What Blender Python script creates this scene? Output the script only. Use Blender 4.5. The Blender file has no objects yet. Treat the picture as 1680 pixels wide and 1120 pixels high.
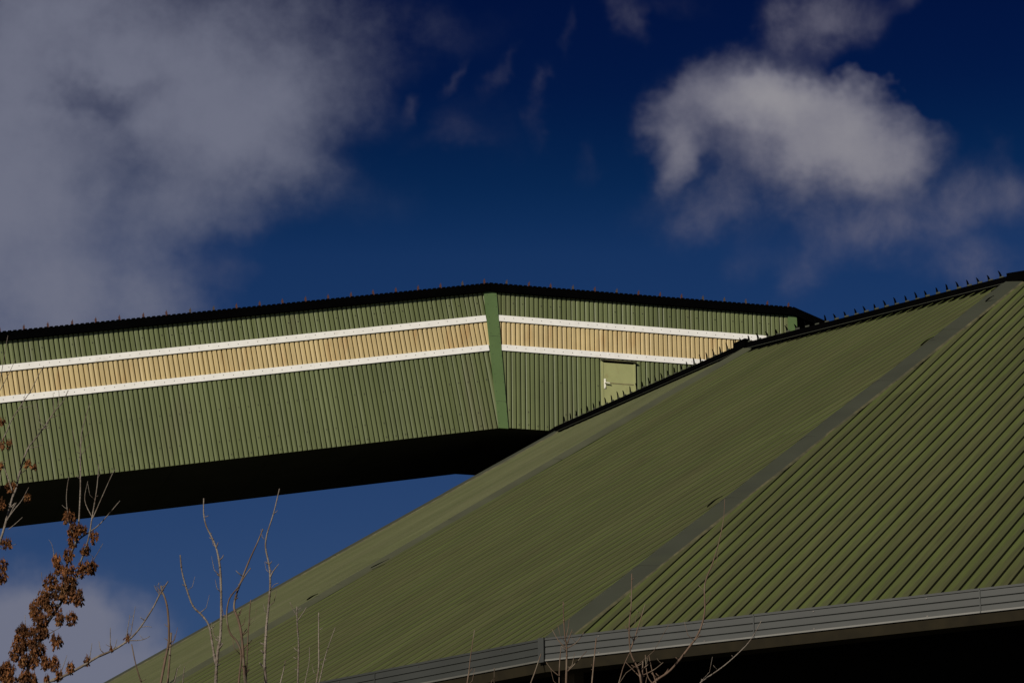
import bpy, math, random
from mathutils import Vector, Matrix
random.seed(7)
S = bpy.context.scene
COL = S.collection
# ------------------------------------------------------------------ camera
F = 5000.0                       # focal length in photo pixels (photo is 1680 wide)
PITCH, ROLL, EYE = 0.29999, -0.00934, 1.6
cp, sp, cr, sr = math.cos(PITCH), math.sin(PITCH), math.cos(ROLL), math.sin(ROLL)
R_, U_, FW = Vector((1, 0, 0)), Vector((0, -sp, cp)), Vector((0, cp, sp))
RT, UP = R_*cr + U_*sr, U_*cr - R_*sr
cam = bpy.data.cameras.new('camera'); co = bpy.data.objects.new('camera', cam); COL.objects.link(co)
cam.sensor_width = 36; cam.lens = 36*F/1680; cam.clip_start = .5; cam.clip_end = 5000
M = Matrix((RT, UP, -FW)).transposed().to_4x4(); M.translation = (0, 0, EYE); co.matrix_world = M
S.camera = co
S.view_settings.view_transform = 'Standard'; S.view_settings.look = 'None'
S.view_settings.exposure = 0.0; S.view_settings.gamma = 1.0; S.view_settings.use_curve_mapping = False

def ray(px, py): return (RT*(px-840) + UP*(560-py) + FW*F).normalized()
def at(px, py, D):               # point seen at that photo position, D metres out
    d = ray(px, py); return Vector((0, 0, EYE)) + d*(D/d.y)
def atz(px, py, z):
    d = ray(px, py); return Vector((0, 0, EYE)) + d*((z-EYE)/d.z)

# ------------------------------------------------------------------ sun and sky
SUN_AZ, SUN_EL, SUN_STR = math.radians(238), math.radians(26), 4.6    # azimuth: mathematical angle of the direction to the sun
SKY_STR = 0.06
sd = Vector((math.cos(SUN_AZ)*math.cos(SUN_EL), math.sin(SUN_AZ)*math.cos(SUN_EL), math.sin(SUN_EL)))
sl = bpy.data.lights.new('sun', 'SUN'); sl.energy = SUN_STR; sl.angle = math.radians(.5); sl.color = (1, .93, .82)
so = bpy.data.objects.new('sun', sl); COL.objects.link(so); so.rotation_euler = sd.to_track_quat('Z', 'Y').to_euler()
W = bpy.data.worlds.new('World'); S.world = W; W.use_nodes = True
nt = W.node_tree; nt.nodes.clear()
def N(t, **k):
    n = nt.nodes.new(t)
    for a, v in k.items(): setattr(n, a, v)
    return n
def L(a, b): nt.links.new(a, b)
def mth(op, a, b=None, clamp=False):
    n = N('ShaderNodeMath', operation=op, use_clamp=clamp)
    for i, v in enumerate((a, b)):
        if v is None: continue
        if hasattr(v, 'links'): L(v, n.inputs[i])
        else: n.inputs[i].default_value = v
    return n.outputs[0]
out = N('ShaderNodeOutputWorld'); bg = N('ShaderNodeBackground'); L(bg.outputs[0], out.inputs[0])
sky = N('ShaderNodeTexSky', sky_type='NISHITA', sun_disc=False, sun_elevation=SUN_EL, sun_rotation=math.pi/2-SUN_AZ,
        air_density=1.0, dust_density=.3, ozone_density=3.0)
bg.inputs[1].default_value = SKY_STR
tc = N('ShaderNodeTexCoord'); sx = N('ShaderNodeSeparateXYZ'); L(tc.outputs['Generated'], sx.inputs[0])
KAZ = 5.0*math.cos(.30); KEL = 5.0     # sky position in units of 1000 photo pixels
az = mth('MULTIPLY', mth('ARCTAN2', sx.outputs[0], sx.outputs[1]), KAZ)
el = mth('MULTIPLY', mth('ARCSINE', sx.outputs[2]), KEL)
cx = N('ShaderNodeCombineXYZ'); L(az, cx.inputs[0]); L(el, cx.inputs[1]); P0 = cx.outputs[0]
def skypos(px, py):
    d = ray(px, py); return math.atan2(d.x, d.y)*KAZ, math.asin(d.z)*KEL
def noise(scale, detail=6, rough=.55, off=(0, 0, 0), vec=None, dist=0, sc=(1, 1, 1)):
    mp = N('ShaderNodeMapping'); L(vec or P0, mp.inputs[0]); mp.inputs[1].default_value = off; mp.inputs[3].default_value = sc
    n = N('ShaderNodeTexNoise'); L(mp.outputs[0], n.inputs[0]); n.inputs['Scale'].default_value = scale
    n.inputs['Detail'].default_value = detail; n.inputs['Roughness'].default_value = rough; n.inputs['Distortion'].default_value = dist
    return n
wn = noise(3.0, 5, .6, (4, 2, 0))
w1 = N('ShaderNodeVectorMath', operation='SUBTRACT'); L(wn.outputs['Color'], w1.inputs[0]); w1.inputs[1].default_value = (.5, .5, .5)
w2 = N('ShaderNodeVectorMath', operation='SCALE'); L(w1.outputs[0], w2.inputs[0]); w2.inputs['Scale'].default_value = .26
w3 = N('ShaderNodeVectorMath', operation='ADD'); L(P0, w3.inputs[0]); L(w2.outputs[0], w3.inputs[1]); PW = w3.outputs[0]
def field(blobs, vec=PW):
    tot = None
    for (px, py, rx, ry, rot, w) in blobs:
        c = skypos(px, py)
        mp = N('ShaderNodeMapping', vector_type='TEXTURE'); L(vec, mp.inputs[0])
        mp.inputs[1].default_value = (c[0], c[1], 0); mp.inputs[2].default_value = (0, 0, math.radians(rot)); mp.inputs[3].default_value = (rx/1000, ry/1000, 1)
        ln = N('ShaderNodeVectorMath', operation='LENGTH'); L(mp.outputs[0], ln.inputs[0])
        mr = N('ShaderNodeMapRange', interpolation_type='SMOOTHSTEP'); L(ln.outputs['Value'], mr.inputs[0])
        for i, v in zip((1, 2, 3, 4), (0, 1, w, 0)): mr.inputs[i].default_value = v
        tot = mr.outputs[0] if tot is None else mth('ADD', tot, mr.outputs[0])
    return tot
def smooth(x, a, b, lo=0, hi=1):
    mr = N('ShaderNodeMapRange', interpolation_type='SMOOTHSTEP'); L(x, mr.inputs[0])
    for i, v in zip((1, 2, 3, 4), (a, b, lo, hi)): mr.inputs[i].default_value = v
    return mr.outputs[0]
n_big = noise(3.2, 7, .56, (1, 7, 0)).outputs[0]
n_mid = noise(7.5, 8, .6, (9, 3, 0)).outputs[0]
n_wis = noise(7.0, 8, .6, (3.4, 5, 0), dist=.25, sc=(1.05, .95, 1)).outputs[0]
LEFT = [(60, 330, 430, 420, 0, 1.05), (120, 40, 420, 260, 0, .9), (380, 130, 330, 190, 0, .85), (150, 520, 270, 150, 25, .5), (420, 215, 240, 120, 0, .35),
        (620, 40, 320, 80, 0, .32), (520, 250, 260, 130, -35, .3), (140, 160, 85, 50, -25, -.6), (215, 150, 90, 45, 20, -.35), (30, -150, 900, 200, 0, .5),
        (110, 1080, 260, 200, 0, 2.2), (-60, 1000, 250, 160, 0, .7), (400, 290, 230, 130, 15, .55), (560, 130, 180, 100, 0, .3), (80, 830, 200, 50, 0, .15), (-300, 400, 500, 700, 0, 1.0)]
RIGHT = [(1170, 190, 170, 130, 20, 1.0), (1255, 150, 140, 95, -20, .8), (1370, 225, 215, 125, -10, 1.15), (1440, 260, 120, 85, 0, .35), (1080, 240, 90, 100, 10, .6),
         (1060, 275, 70, 80, 0, .35), (1300, 280, 180, 80, 0, .5), (1140, 288, 50, 32, 15, -.30), (1455, 190, 100, 70, 0, .25), (1300, 175, 150, 80, -25, .35), (1400, 105, 100, 65, -15, -.7), (1500, 130, 80, 60, -30, -.5), (1120, 150, 70, 55, 20, .35)]
FAINT = [(1350, 50, 150, 90, 10, .85), (1270, 60, 60, 50, 0, .4), (1025, 30, 45, 70, 15, .55), (1100, 0, 120, 40, 0, .3), (1590, 270, 110, 75, 10, .8), (1180, 325, 230, 80, 0, .8),
         (1440, 325, 220, 75, 0, .8), (1350, 420, 90, 110, -25, .62), (1440, 370, 130, 60, 0, .5), (1600, 400, 130, 110, 0, .66), (1680, 290, 100, 60, 0, .4), (1530, 10, 120, 40, 20, .35),
         (685, 140, 40, 26, 45, .42), (760, 105, 60, 22, 60, .4), (830, 95, 60, 30, 55, .38), (895, 150, 30, 75, -20, .33), (905, 115, 40, 40, 0, .2), (740, 190, 110, 40, 0, .25), (800, 170, 130, 90, 0, .2),
         (1240, 410, 90, 60, 30, .3), (940, 60, 20, 70, 15, .2), (400, 355, 60, 25, 0, .35), (370, 430, 90, 40, 0, .35), (945, 230, 50, 30, 40, .2)]
fl = mth('MULTIPLY', field(LEFT), mth('ADD', mth('MULTIPLY', n_big, 1.1), .45))
al = smooth(mth('ADD', fl, mth('MULTIPLY', mth('MULTIPLY', fl, 3.0, True), mth('SUBTRACT', n_mid, .5))), .02, 1.5, 0, .93)
FR0 = field(RIGHT)
fr = mth('ADD', FR0, mth('MULTIPLY', mth('MULTIPLY', FR0, 3.5, True), mth('ADD', mth('MULTIPLY', mth('SUBTRACT', n_mid, .5), 1.15), mth('MULTIPLY', mth('SUBTRACT', n_big, .5), .6))))
ar = smooth(fr, .0, 1.4)
br = smooth(fr, .6, 2.5)
fw = mth('MULTIPLY', field(FAINT), mth('MULTIPLY', mth('POWER', n_wis, 1.6), 3.4))
aw = smooth(fw, .0, 1.7, 0, .55)
# clouds elsewhere in the sky, thin and broken
no = noise(.9, 8, .6, (11, 4, 0)).outputs[0]
far = smooth(N('ShaderNodeVectorMath', operation='LENGTH').outputs[0], 0, 1) if False else None
vl = N('ShaderNodeVectorMath', operation='DISTANCE'); L(P0, vl.inputs[0]); vl.inputs[1].default_value = (*skypos(840, 560), 0)
ao = mth('MULTIPLY', smooth(no, .5, .72, 0, .8), smooth(vl.outputs['Value'], 1.2, 2.0))
# sky colour: Nishita, deepened as through a polarising filter
tint = N('ShaderNodeMix', data_type='RGBA', blend_type='MULTIPLY'); tint.inputs[0].default_value = 1
L(sky.outputs[0], tint.inputs[6]); tint.inputs[7].default_value = (.10, .30, .62, 1)
TINT = tint
mrr = N('ShaderNodeMapRange'); L(el, mrr.inputs[0])
for i, v in zip((1, 2, 3, 4), (skypos(840, 1120)[1], skypos(840, -80)[1], 0, 1)): mrr.inputs[i].default_value = v
rp = N('ShaderNodeValToRGB'); L(mrr.outputs[0], rp.inputs[0])
stops = [(1120, (1.10, .475, .36)), (850, (.89, .437, .358)), (420, (.33, .30, .31)), (300, (.105, .195, .215)), (150, (.035, .088, .160)), (-80, (.028, .062, .130))]
rp.color_ramp.interpolation = 'B_SPLINE'; els = rp.color_ramp.elements
while len(els) < len(stops): els.new(.5)
for e_, (py, cl) in zip(els, stops): e_.position = (1120-py)/1200; e_.color = (*cl, 1)
g1 = N('ShaderNodeVectorMath', operation='MULTIPLY'); L(tint.outputs[2], g1.inputs[0]); L(rp.outputs[0], g1.inputs[1])
g2 = N('ShaderNodeVectorMath', operation='SCALE'); L(g1.outputs[0], g2.inputs[0]); g2.inputs['Scale'].default_value = 2.0
def over(base, a, colr):
    m = N('ShaderNodeMix', data_type='RGBA'); L(a, m.inputs[0]); L(base, m.inputs[6])
    if hasattr(colr, 'links'): L(colr, m.inputs[7])
    else: m.inputs[7].default_value = (*[c/SKY_STR for c in colr], 1)
    return m.outputs[2]
c = over(g2.outputs[0], ao, (.2, .2, .23))
c = over(c, al, (.160, .170, .230))
c = over(c, aw, (.17, .165, .215))
cm = N('ShaderNodeMix', data_type='RGBA'); L(br, cm.inputs[0])
cm.inputs[6].default_value = (*[v/SKY_STR for v in (.15, .15, .2)], 1); cm.inputs[7].default_value = (*[v/SKY_STR for v in (.31, .30, .32)], 1)
c = over(c, ar, cm.outputs[2])
L(c, bg.inputs[0])
W.cycles.sampling_method = 'MANUAL'; W.cycles.sample_map_resolution = 512

# ------------------------------------------------------------------ materials
def mat(name, col, rough=.6, metal=0, var=.12, vscale=3, bump=0, bscale=20, spec=.5, stain=None, stain_scale=1.2, stain_t=.55, streak=None, panel=0):
    m = bpy.data.materials.new(name); m.use_nodes = True; t = m.node_tree; n = t.nodes; b = n['Principled BSDF']
    b.inputs['Roughness'].default_value = rough; b.inputs['Metallic'].default_value = metal; b.inputs['Specular IOR Level'].default_value = spec
    tcn = n.new('ShaderNodeTexCoord')
    def no(sc, det=6, vec=None, scl=None):
        q = n.new('ShaderNodeTexNoise'); q.inputs['Scale'].default_value = sc; q.inputs['Detail'].default_value = det
        if scl:
            mp = n.new('ShaderNodeMapping'); mp.inputs[3].default_value = scl; t.links.new(vec or tcn.outputs['Object'], mp.inputs[0]); t.links.new(mp.outputs[0], q.inputs[0])
        else: t.links.new(vec or tcn.outputs['Object'], q.inputs[0])
        return q.outputs[0]
    mr = n.new('ShaderNodeMapRange'); t.links.new(no(vscale), mr.inputs[0])
    for i, v in zip((1, 2, 3, 4), (.3, .7, 1-var, 1+var)): mr.inputs[i].default_value = v
    mx = n.new('ShaderNodeVectorMath'); mx.operation = 'SCALE'; mx.inputs[0].default_value = col; t.links.new(mr.outputs[0], mx.inputs['Scale'])
    cur = mx.outputs[0]
    if panel:      # each sheet of the cladding has aged a little differently
        uvn = n.new('ShaderNodeUVMap'); sp_ = n.new('ShaderNodeSeparateXYZ'); t.links.new(uvn.outputs[0], sp_.inputs[0])
        dv = n.new('ShaderNodeMath'); dv.operation = 'DIVIDE'; t.links.new(sp_.outputs[0], dv.inputs[0]); dv.inputs[1].default_value = 8
        fl_ = n.new('ShaderNodeMath'); fl_.operation = 'FLOOR'; t.links.new(dv.outputs[0], fl_.inputs[0])
        wnn = n.new('ShaderNodeTexWhiteNoise'); wnn.noise_dimensions = '1D'; t.links.new(fl_.outputs[0], wnn.inputs['W'])
        mrp = n.new('ShaderNodeMapRange'); t.links.new(wnn.outputs[0], mrp.inputs[0])
        for i, v in zip((1, 2, 3, 4), (0, 1, 1-panel, 1+panel)): mrp.inputs[i].default_value = v
        mp_ = n.new('ShaderNodeVectorMath'); mp_.operation = 'SCALE'; t.links.new(cur, mp_.inputs[0]); t.links.new(mrp.outputs[0], mp_.inputs['Scale']); cur = mp_.outputs[0]
    if stain:
        ms = n.new('ShaderNodeMapRange'); t.links.new(no(stain_scale, 8, scl=streak), ms.inputs[0])
        for i, v in zip((1, 2, 3, 4), (stain_t, stain_t+.16, 0, .6)): ms.inputs[i].default_value = v
        mi = n.new('ShaderNodeMix'); mi.data_type = 'RGBA'; t.links.new(ms.outputs[0], mi.inputs[0]); t.links.new(cur, mi.inputs[6]); mi.inputs[7].default_value = (*stain, 1); cur = mi.outputs[2]
    t.links.new(cur, b.inputs['Base Color'])
    if bump:
        bp = n.new('ShaderNodeBump'); bp.inputs['Strength'].default_value = bump; bp.inputs['Distance'].default_value = .02
        t.links.new(no(bscale), bp.inputs['Height']); t.links.new(bp.outputs[0], b.inputs['Normal'])
    m['nt'] = name
    return m
M_green = mat('green_wall_paint', (.118, .138, .055), .5, var=.10, vscale=.7, stain=(.12, .12, .06), stain_scale=1.5, streak=(1, 1, .3), bump=.25, bscale=3, panel=.09)
M_cream = mat('cream_wall_paint', (.50, .39, .19), .5, var=.08, vscale=1.5, stain=(.40, .24, .09), stain_scale=3, stain_t=.56, streak=(1, 1, .25), panel=.06, bump=.2, bscale=3)
M_white = mat('white_trim_paint', (.80, .785, .74), .45, var=.05, vscale=4, stain=(.60, .55, .46), stain_scale=2.5, stain_t=.6)
M_trim = mat('green_trim_paint', (.085, .138, .046), .5, var=.06, vscale=2, bump=.2, bscale=3)
M_black = mat('black_bitumen_and_shadow', (.0012, .0012, .0013), .9, spec=.0, var=.2)
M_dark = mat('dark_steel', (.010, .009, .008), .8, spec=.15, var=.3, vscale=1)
M_screw = mat('screw_head', (.08, .07, .06), .5, metal=.5)
M_rust = mat('red_oxide_peg', (.06, .018, .012), .7, var=.3, vscale=2)
M_rust2 = mat('weathered_peg', (.05, .035, .028), .7, var=.3, vscale=2)
M_door = mat('olive_door_paint', (.30, .31, .135), .45, var=.07, vscale=3, stain=(.24, .20, .08), stain_scale=5, stain_t=.6)
M_doorrail = mat('worn_door_rail', (.17, .15, .07), .6, var=.2)
M_chrome = mat('bright_metal', (.92, .9, .75), .3, metal=.0, spec=.8)
M_gutter = mat('grey_gutter_metal', (.028, .030, .027), .55, spec=.25, metal=.0, var=.10, vscale=1.2, stain=(.026, .027, .026), stain_scale=4)
M_lip = mat('gutter_lip', (.080, .078, .066), .5, var=.15, vscale=3)
M_soffit = mat('brown_soffit_board', (.014, .0105, .004), .8, spec=.2, var=.25, vscale=4)
M_conc = mat('brown_post', (.06, .045, .03), .9, var=.2)
M_wallin = mat('shade_black_sheeting', (.004, .004, .004), .9, spec=.05)  # near-black colour stands for the deep shade under the eaves
M_flash = mat('grey_ridge_flashing', (.036, .039, .027), .65, spec=.2, var=.10, vscale=1.0, stain=(.040, .044, .026), stain_scale=.8)
M_flash2 = mat('dusty_flashing', (.054, .057, .034), .65, spec=.2, var=.12, vscale=1.0, stain=(.040, .042, .030), stain_scale=.9)
M_lichen = mat('lichen_edge', (.072, .066, .030), .8, var=.35, vscale=5, stain=(.036, .036, .020), stain_scale=2.6, stain_t=.44)
M_ground = mat('dry_grass_ground', (.06, .055, .03), .95, var=.3, vscale=.2)
M_asph = mat('asphalt', (.05, .05, .05), .9, var=.15, vscale=.8)
M_bark = mat('grey_bark', (.155, .13, .105), .8, spec=.2, var=.3, vscale=8, stain=(.07, .042, .026), stain_scale=9, stain_t=.48, bump=.8, bscale=60)
M_bark2 = mat('brown_bark', (.095, .062, .042), .8, spec=.2, var=.3, vscale=8, stain=(.17, .15, .11), stain_scale=7, stain_t=.5)
M_seed = mat('dry_brown_seed', (.105, .040, .012), .8, spec=.2, var=.7, vscale=12, stain=(.22, .115, .04), stain_scale=16, stain_t=.57)

def roof_mat(dust=0):
    # weathered green sheeting; UV.x runs across the ribs (one unit a rib), UV.y down the slope in metres
    m = bpy.data.materials.new('weathered_green_roof_paint' if not dust else 'dusty_green_roof_paint'); m.use_nodes = True; t = m.node_tree; n = t.nodes; b = n['Principled BSDF']
    b.inputs['Roughness'].default_value = .65; b.inputs['Specular IOR Level'].default_value = .18
    uv = n.new('ShaderNodeUVMap'); sxx = n.new('ShaderNodeSeparateXYZ'); t.links.new(uv.outputs[0], sxx.inputs[0])
    def rn(sc, scl, det=7, rough=.6):
        mp = n.new('ShaderNodeMapping'); mp.inputs[3].default_value = scl; t.links.new(uv.outputs[0], mp.inputs[0])
        q = n.new('ShaderNodeTexNoise'); q.inputs['Scale'].default_value = sc; q.inputs['Detail'].default_value = det; q.inputs['Roughness'].default_value = rough
        t.links.new(mp.outputs[0], q.inputs[0]); return q.outputs[0]
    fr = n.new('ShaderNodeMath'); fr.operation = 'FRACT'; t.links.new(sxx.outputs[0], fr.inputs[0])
    # each rib is greener on one side and greyer on the other
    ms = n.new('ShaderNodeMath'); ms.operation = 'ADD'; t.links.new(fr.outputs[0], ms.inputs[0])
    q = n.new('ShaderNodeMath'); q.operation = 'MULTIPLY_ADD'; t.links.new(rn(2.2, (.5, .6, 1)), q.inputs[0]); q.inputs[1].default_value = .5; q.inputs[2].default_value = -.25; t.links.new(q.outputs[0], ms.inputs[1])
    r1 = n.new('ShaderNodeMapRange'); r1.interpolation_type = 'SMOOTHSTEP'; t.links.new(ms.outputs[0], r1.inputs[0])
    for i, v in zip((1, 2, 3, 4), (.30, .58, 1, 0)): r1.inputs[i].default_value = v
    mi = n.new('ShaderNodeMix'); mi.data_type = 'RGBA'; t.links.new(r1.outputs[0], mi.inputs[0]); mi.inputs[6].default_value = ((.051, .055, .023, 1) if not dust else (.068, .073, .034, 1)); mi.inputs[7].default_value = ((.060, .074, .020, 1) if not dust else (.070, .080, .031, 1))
    st = n.new('ShaderNodeMapRange'); t.links.new(rn(.9, (.35, .35, 1)), st.inputs[0])
    for i, v in zip((1, 2, 3, 4), (.42, .7, 0, .55)): st.inputs[i].default_value = v
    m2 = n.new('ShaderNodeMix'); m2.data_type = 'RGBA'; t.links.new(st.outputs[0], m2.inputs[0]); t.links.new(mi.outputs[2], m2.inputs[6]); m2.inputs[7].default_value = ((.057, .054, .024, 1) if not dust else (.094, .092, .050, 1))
    vr = n.new('ShaderNodeMapRange'); t.links.new(rn(5, (.9, .13, 1)), vr.inputs[0])
    for i, v in zip((1, 2, 3, 4), (.3, .7, .82, 1.2)): vr.inputs[i].default_value = v
    sc = n.new('ShaderNodeVectorMath'); sc.operation = 'SCALE'; t.links.new(m2.outputs[2], sc.inputs[0]); t.links.new(vr.outputs[0], sc.inputs['Scale'])
    dv = n.new('ShaderNodeMath'); dv.operation = 'DIVIDE'; t.links.new(sxx.outputs[0], dv.inputs[0]); dv.inputs[1].default_value = 3
    fl_ = n.new('ShaderNodeMath'); fl_.operation = 'FLOOR'; t.links.new(dv.outputs[0], fl_.inputs[0])
    y7 = n.new('ShaderNodeMath'); y7.operation = 'DIVIDE'; t.links.new(sxx.outputs[1], y7.inputs[0]); y7.inputs[1].default_value = 8.3
    y8 = n.new('ShaderNodeMath'); y8.operation = 'FLOOR'; t.links.new(y7.outputs[0], y8.inputs[0])
    cmb = n.new('ShaderNodeCombineXYZ'); t.links.new(fl_.outputs[0], cmb.inputs[0]); t.links.new(y8.outputs[0], cmb.inputs[1])
    wnn = n.new('ShaderNodeTexWhiteNoise'); wnn.noise_dimensions = '2D'; t.links.new(cmb.outputs[0], wnn.inputs['Vector'])
    mrp = n.new('ShaderNodeMapRange'); t.links.new(wnn.outputs[0], mrp.inputs[0])
    for i, v in zip((1, 2, 3, 4), (0, 1, .92, 1.08)): mrp.inputs[i].default_value = v
    s2 = n.new('ShaderNodeVectorMath'); s2.operation = 'SCALE'; t.links.new(sc.outputs[0], s2.inputs[0]); t.links.new(mrp.outputs[0], s2.inputs['Scale']); sc = s2
    t.links.new(sc.outputs[0], b.inputs['Base Color'])
    bp = n.new('ShaderNodeBump'); bp.inputs['Strength'].default_value = .25; bp.inputs['Distance'].default_value = .03
    t.links.new(rn(1.2, (.5, .25, 1), 3), bp.inputs['Height']); t.links.new(bp.outputs[0], b.inputs['Normal'])
    return m
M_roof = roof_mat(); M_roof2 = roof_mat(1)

# ------------------------------------------------------------------ mesh helpers
class MB:
    def __init__(s): s.v = []; s.f = []; s.mi = []; s.uv = []
    def face(s, pts, mi=0, uv=None):
        i = len(s.v); s.v += [tuple(p) for p in pts]; s.f.append(tuple(range(i, i+len(pts)))); s.mi.append(mi); s.uv += (uv or [(0, 0)]*len(pts))
    def hexa(s, a, b, mi=0):            # a, b: two matching quads (lists of 4 points), joined into a solid
        s.face(a[::-1], mi); s.face(b, mi)
        for i in range(4): j = (i+1) % 4; s.face([a[i], a[j], b[j], b[i]], mi)
    def box(s, o, x, y, z, mi=0):       # o corner, x y z edge vectors
        s.hexa([o, o+x, o+x+y, o+y], [o+z, o+x+z, o+x+y+z, o+y+z], mi)
    def tube(s, pts, rad, sides=6, mi=0, cap=True):
        rings = []
        for i, p in enumerate(pts):
            d = (pts[min(i+1, len(pts)-1)]-pts[max(i-1, 0)]).normalized()
            a = d.cross(Vector((0, 1, .13))); 
            if a.length < 1e-4: a = d.cross(Vector((1, 0, 0)))
            a.normalize(); b = d.cross(a); r = rad[i] if isinstance(rad, (list, tuple)) else rad
            rings.append([p+(a*math.cos(2*math.pi*k/sides)+b*math.sin(2*math.pi*k/sides))*r for k in range(sides)])
        base = len(s.v)
        for r in rings: s.v += [tuple(q) for q in r]
        for i in range(len(rings)-1):
            for k in range(sides):
                k2 = (k+1) % sides; s.f.append((base+i*sides+k, base+i*sides+k2, base+(i+1)*sides+k2, base+(i+1)*sides+k)); s.mi.append(mi); s.uv += [(0, 0)]*4
        if cap:
            s.f.append(tuple(base+k for k in range(sides))[::-1]); s.mi.append(mi); s.uv += [(0, 0)]*sides
            s.f.append(tuple(base+(len(rings)-1)*sides+k for k in range(sides))); s.mi.append(mi); s.uv += [(0, 0)]*sides
    def build(s, name, mats, parent=None, smooth=False, label=None):
        me = bpy.data.meshes.new(name); me.from_pydata(s.v, [], s.f)
        mats = mats if isinstance(mats, (list, tuple)) else [mats]
        for m in mats: me.materials.append(m)
        me.polygons.foreach_set('material_index', s.mi)
        ul = me.uv_layers.new(name='UVMap'); ul.data.foreach_set('uv', [c for u in s.uv for c in u])
        if smooth: me.polygons.foreach_set('use_smooth', [True]*len(me.polygons))
        me.update()
        o = bpy.data.objects.new(name, me); COL.objects.link(o)
        if parent:
            o.parent = parent; 
            o.location = -Vector(parent.location) if parent.type == 'EMPTY' else (0, 0, 0)
        if label: o['label'] = label
        return o
def tag(o, label, cat, group=None):
    o['label'] = label; o['category'] = cat
    if group: o['group'] = group
def empty(name, loc, label, cat, group=None):
    o = bpy.data.objects.new(name, None); COL.objects.link(o); o.location = loc; tag(o, label, cat, group); return o
def struct(o): o['kind'] = 'structure'; return o

# ------------------------------------------------------------------ ground
g = MB(); g.face([Vector(p) for p in ((-1500, -800, 0), (1500, -800, 0), (1500, 2500, 0), (-1500, 2500, 0))]); struct(g.build('ground', M_ground))

# ------------------------------------------------------------------ storage hall: many-sided roof
NS = 28; SC = 0.85
def sc3(x, y, z): return Vector((x*SC, y*SC, EYE+(z-EYE)*SC))
CC = sc3(37.8224, 111.4493, 0); PH = 3.62875; Z1 = EYE+(27.328-EYE)*SC; Z0 = EYE+(14.071-EYE)*SC
R1, R0 = 41.084*SC, 62.583*SC
T = {}; E = {}
for k in range(-1, NS-1):
    a = PH+k*2*math.pi/NS
    T[k] = Vector((CC.x+R1*math.cos(a), CC.y+R1*math.sin(a), Z1)); E[k] = Vector((CC.x+R0*math.cos(a), CC.y+R0*math.sin(a), Z0))
T[0] = atz(912, 711, Z1); T[1] = atz(1222, 575, Z1); T[2] = atz(1652, 467, Z1); T[3] = atz(2210, 372, Z1)
E[0] = atz(-250, 1358, Z0); E[1] = atz(151, 1196, Z0); E[2] = atz(897, 1051, Z0); E[3] = atz(2010, 924, Z0)
T[3] = T[2]+(E[3]-E[2]).normalized()*(T[3]-T[2]).length
T[NS-1] = T[-1]; E[NS-1] = E[-1]
hall = empty('storage_hall', (CC.x, CC.y, 0), 'large round storage hall with faceted green corrugated roof and grey gutter', 'building')
RIB = {0: .50, 1: .585, 2: 1.09}      # image slope of the ribs on the three facets in view
PITCHR = .283; DEP = .075
PROF = [(0, 0), (.05, .0), (.30, .012), (.56, .006), (.775, -.008), (.80, -DEP), (.965, -DEP)]
def ribdir(k, e, s, n, mid):
    best = None
    if k not in RIB: return s
    for i in range(-60, 61):
        q = i/200; d = (s+e*q).normalized(); a = mid-d; b = mid+d
        def pr(P): v = P-Vector((0, 0, EYE)); w = v.dot(FW); return v.dot(RT)/w, v.dot(UP)/w
        A, B = pr(a), pr(b); sl = (A[1]-B[1])/(A[0]-B[0])
        if best is None or abs(sl-RIB[k]) < best[0]: best = (abs(sl-RIB[k]), d)
    return best[1]
def facet(k):
    t0, t1, e0, e1 = T[k], T[k+1], E[k], E[k+1]
    e = (t1-t0).normalized(); n = (t1-t0).cross(e0-t0).normalized()
    if n.z < 0: n = -n
    s = ((e0+e1)-(t0+t1)).normalized(); s = (s-n*s.dot(n)).normalized()
    mid = {0: (t0+t1+e0+e1)/4, 1: at(1000, 840, 60), 2: at(1480, 800, 55)}.get(k, (t0+t1+e0+e1)/4)
    mid = mid if k in (0,) or k not in RIB else (t0+t1+e0+e1)/4
    d = ribdir(k, e, s, n, mid)
    # 2D coordinates: point = t0 + a*w + b*d, w unit perpendicular to d in plane
    w = d.cross(n); w = w if w.dot(e) > 0 else -w
    def c2(p): q = p-t0; return q.dot(w), q.dot(d)
    poly = [c2(t0), c2(t1), c2(e1), c2(e0)]
    def span(a):
        ys = []
        for i in range(4):
            (x0, y0), (x1, y1) = poly[i], poly[(i+1) % 4]
            if (x0-a)*(x1-a) <= 0 and abs(x1-x0) > 1e-9: ys.append(y0+(y1-y0)*(a-x0)/(x1-x0))
        return (min(ys), max(ys)) if len(ys) > 1 else None
    amin, amax = min(p[0] for p in poly), max(p[0] for p in poly)
    stops = []
    i = math.floor(amin/PITCHR)
    while i*PITCHR < amax:
        for u, h in PROF:
            a = (i+u)*PITCHR
            if amin+1e-3 < a < amax-1e-3: stops.append((a, h, i+u))
        i += 1
    stops = [(amin+1e-3, 0, amin/PITCHR)]+stops+[(amax-1e-3, 0, amax/PITCHR)]
    m = MB()
    for (a, h, u), (a2, h2, u2) in zip(stops, stops[1:]):
        p, q = span(a), span(a2)
        if not p or not q: continue
        P = lambda A, B, H: t0+w*A+d*B+n*H
        m.face([P(a, p[0], h), P(a2, q[0], h2), P(a2, q[1], h2), P(a, p[1], h)], 0, [(u, p[0]), (u2, q[0]), (u2, q[1]), (u, p[1])])
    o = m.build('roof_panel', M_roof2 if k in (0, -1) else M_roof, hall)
    return e, d, n, w
FD = {k: facet(k) for k in range(-1, NS-1)}
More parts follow.
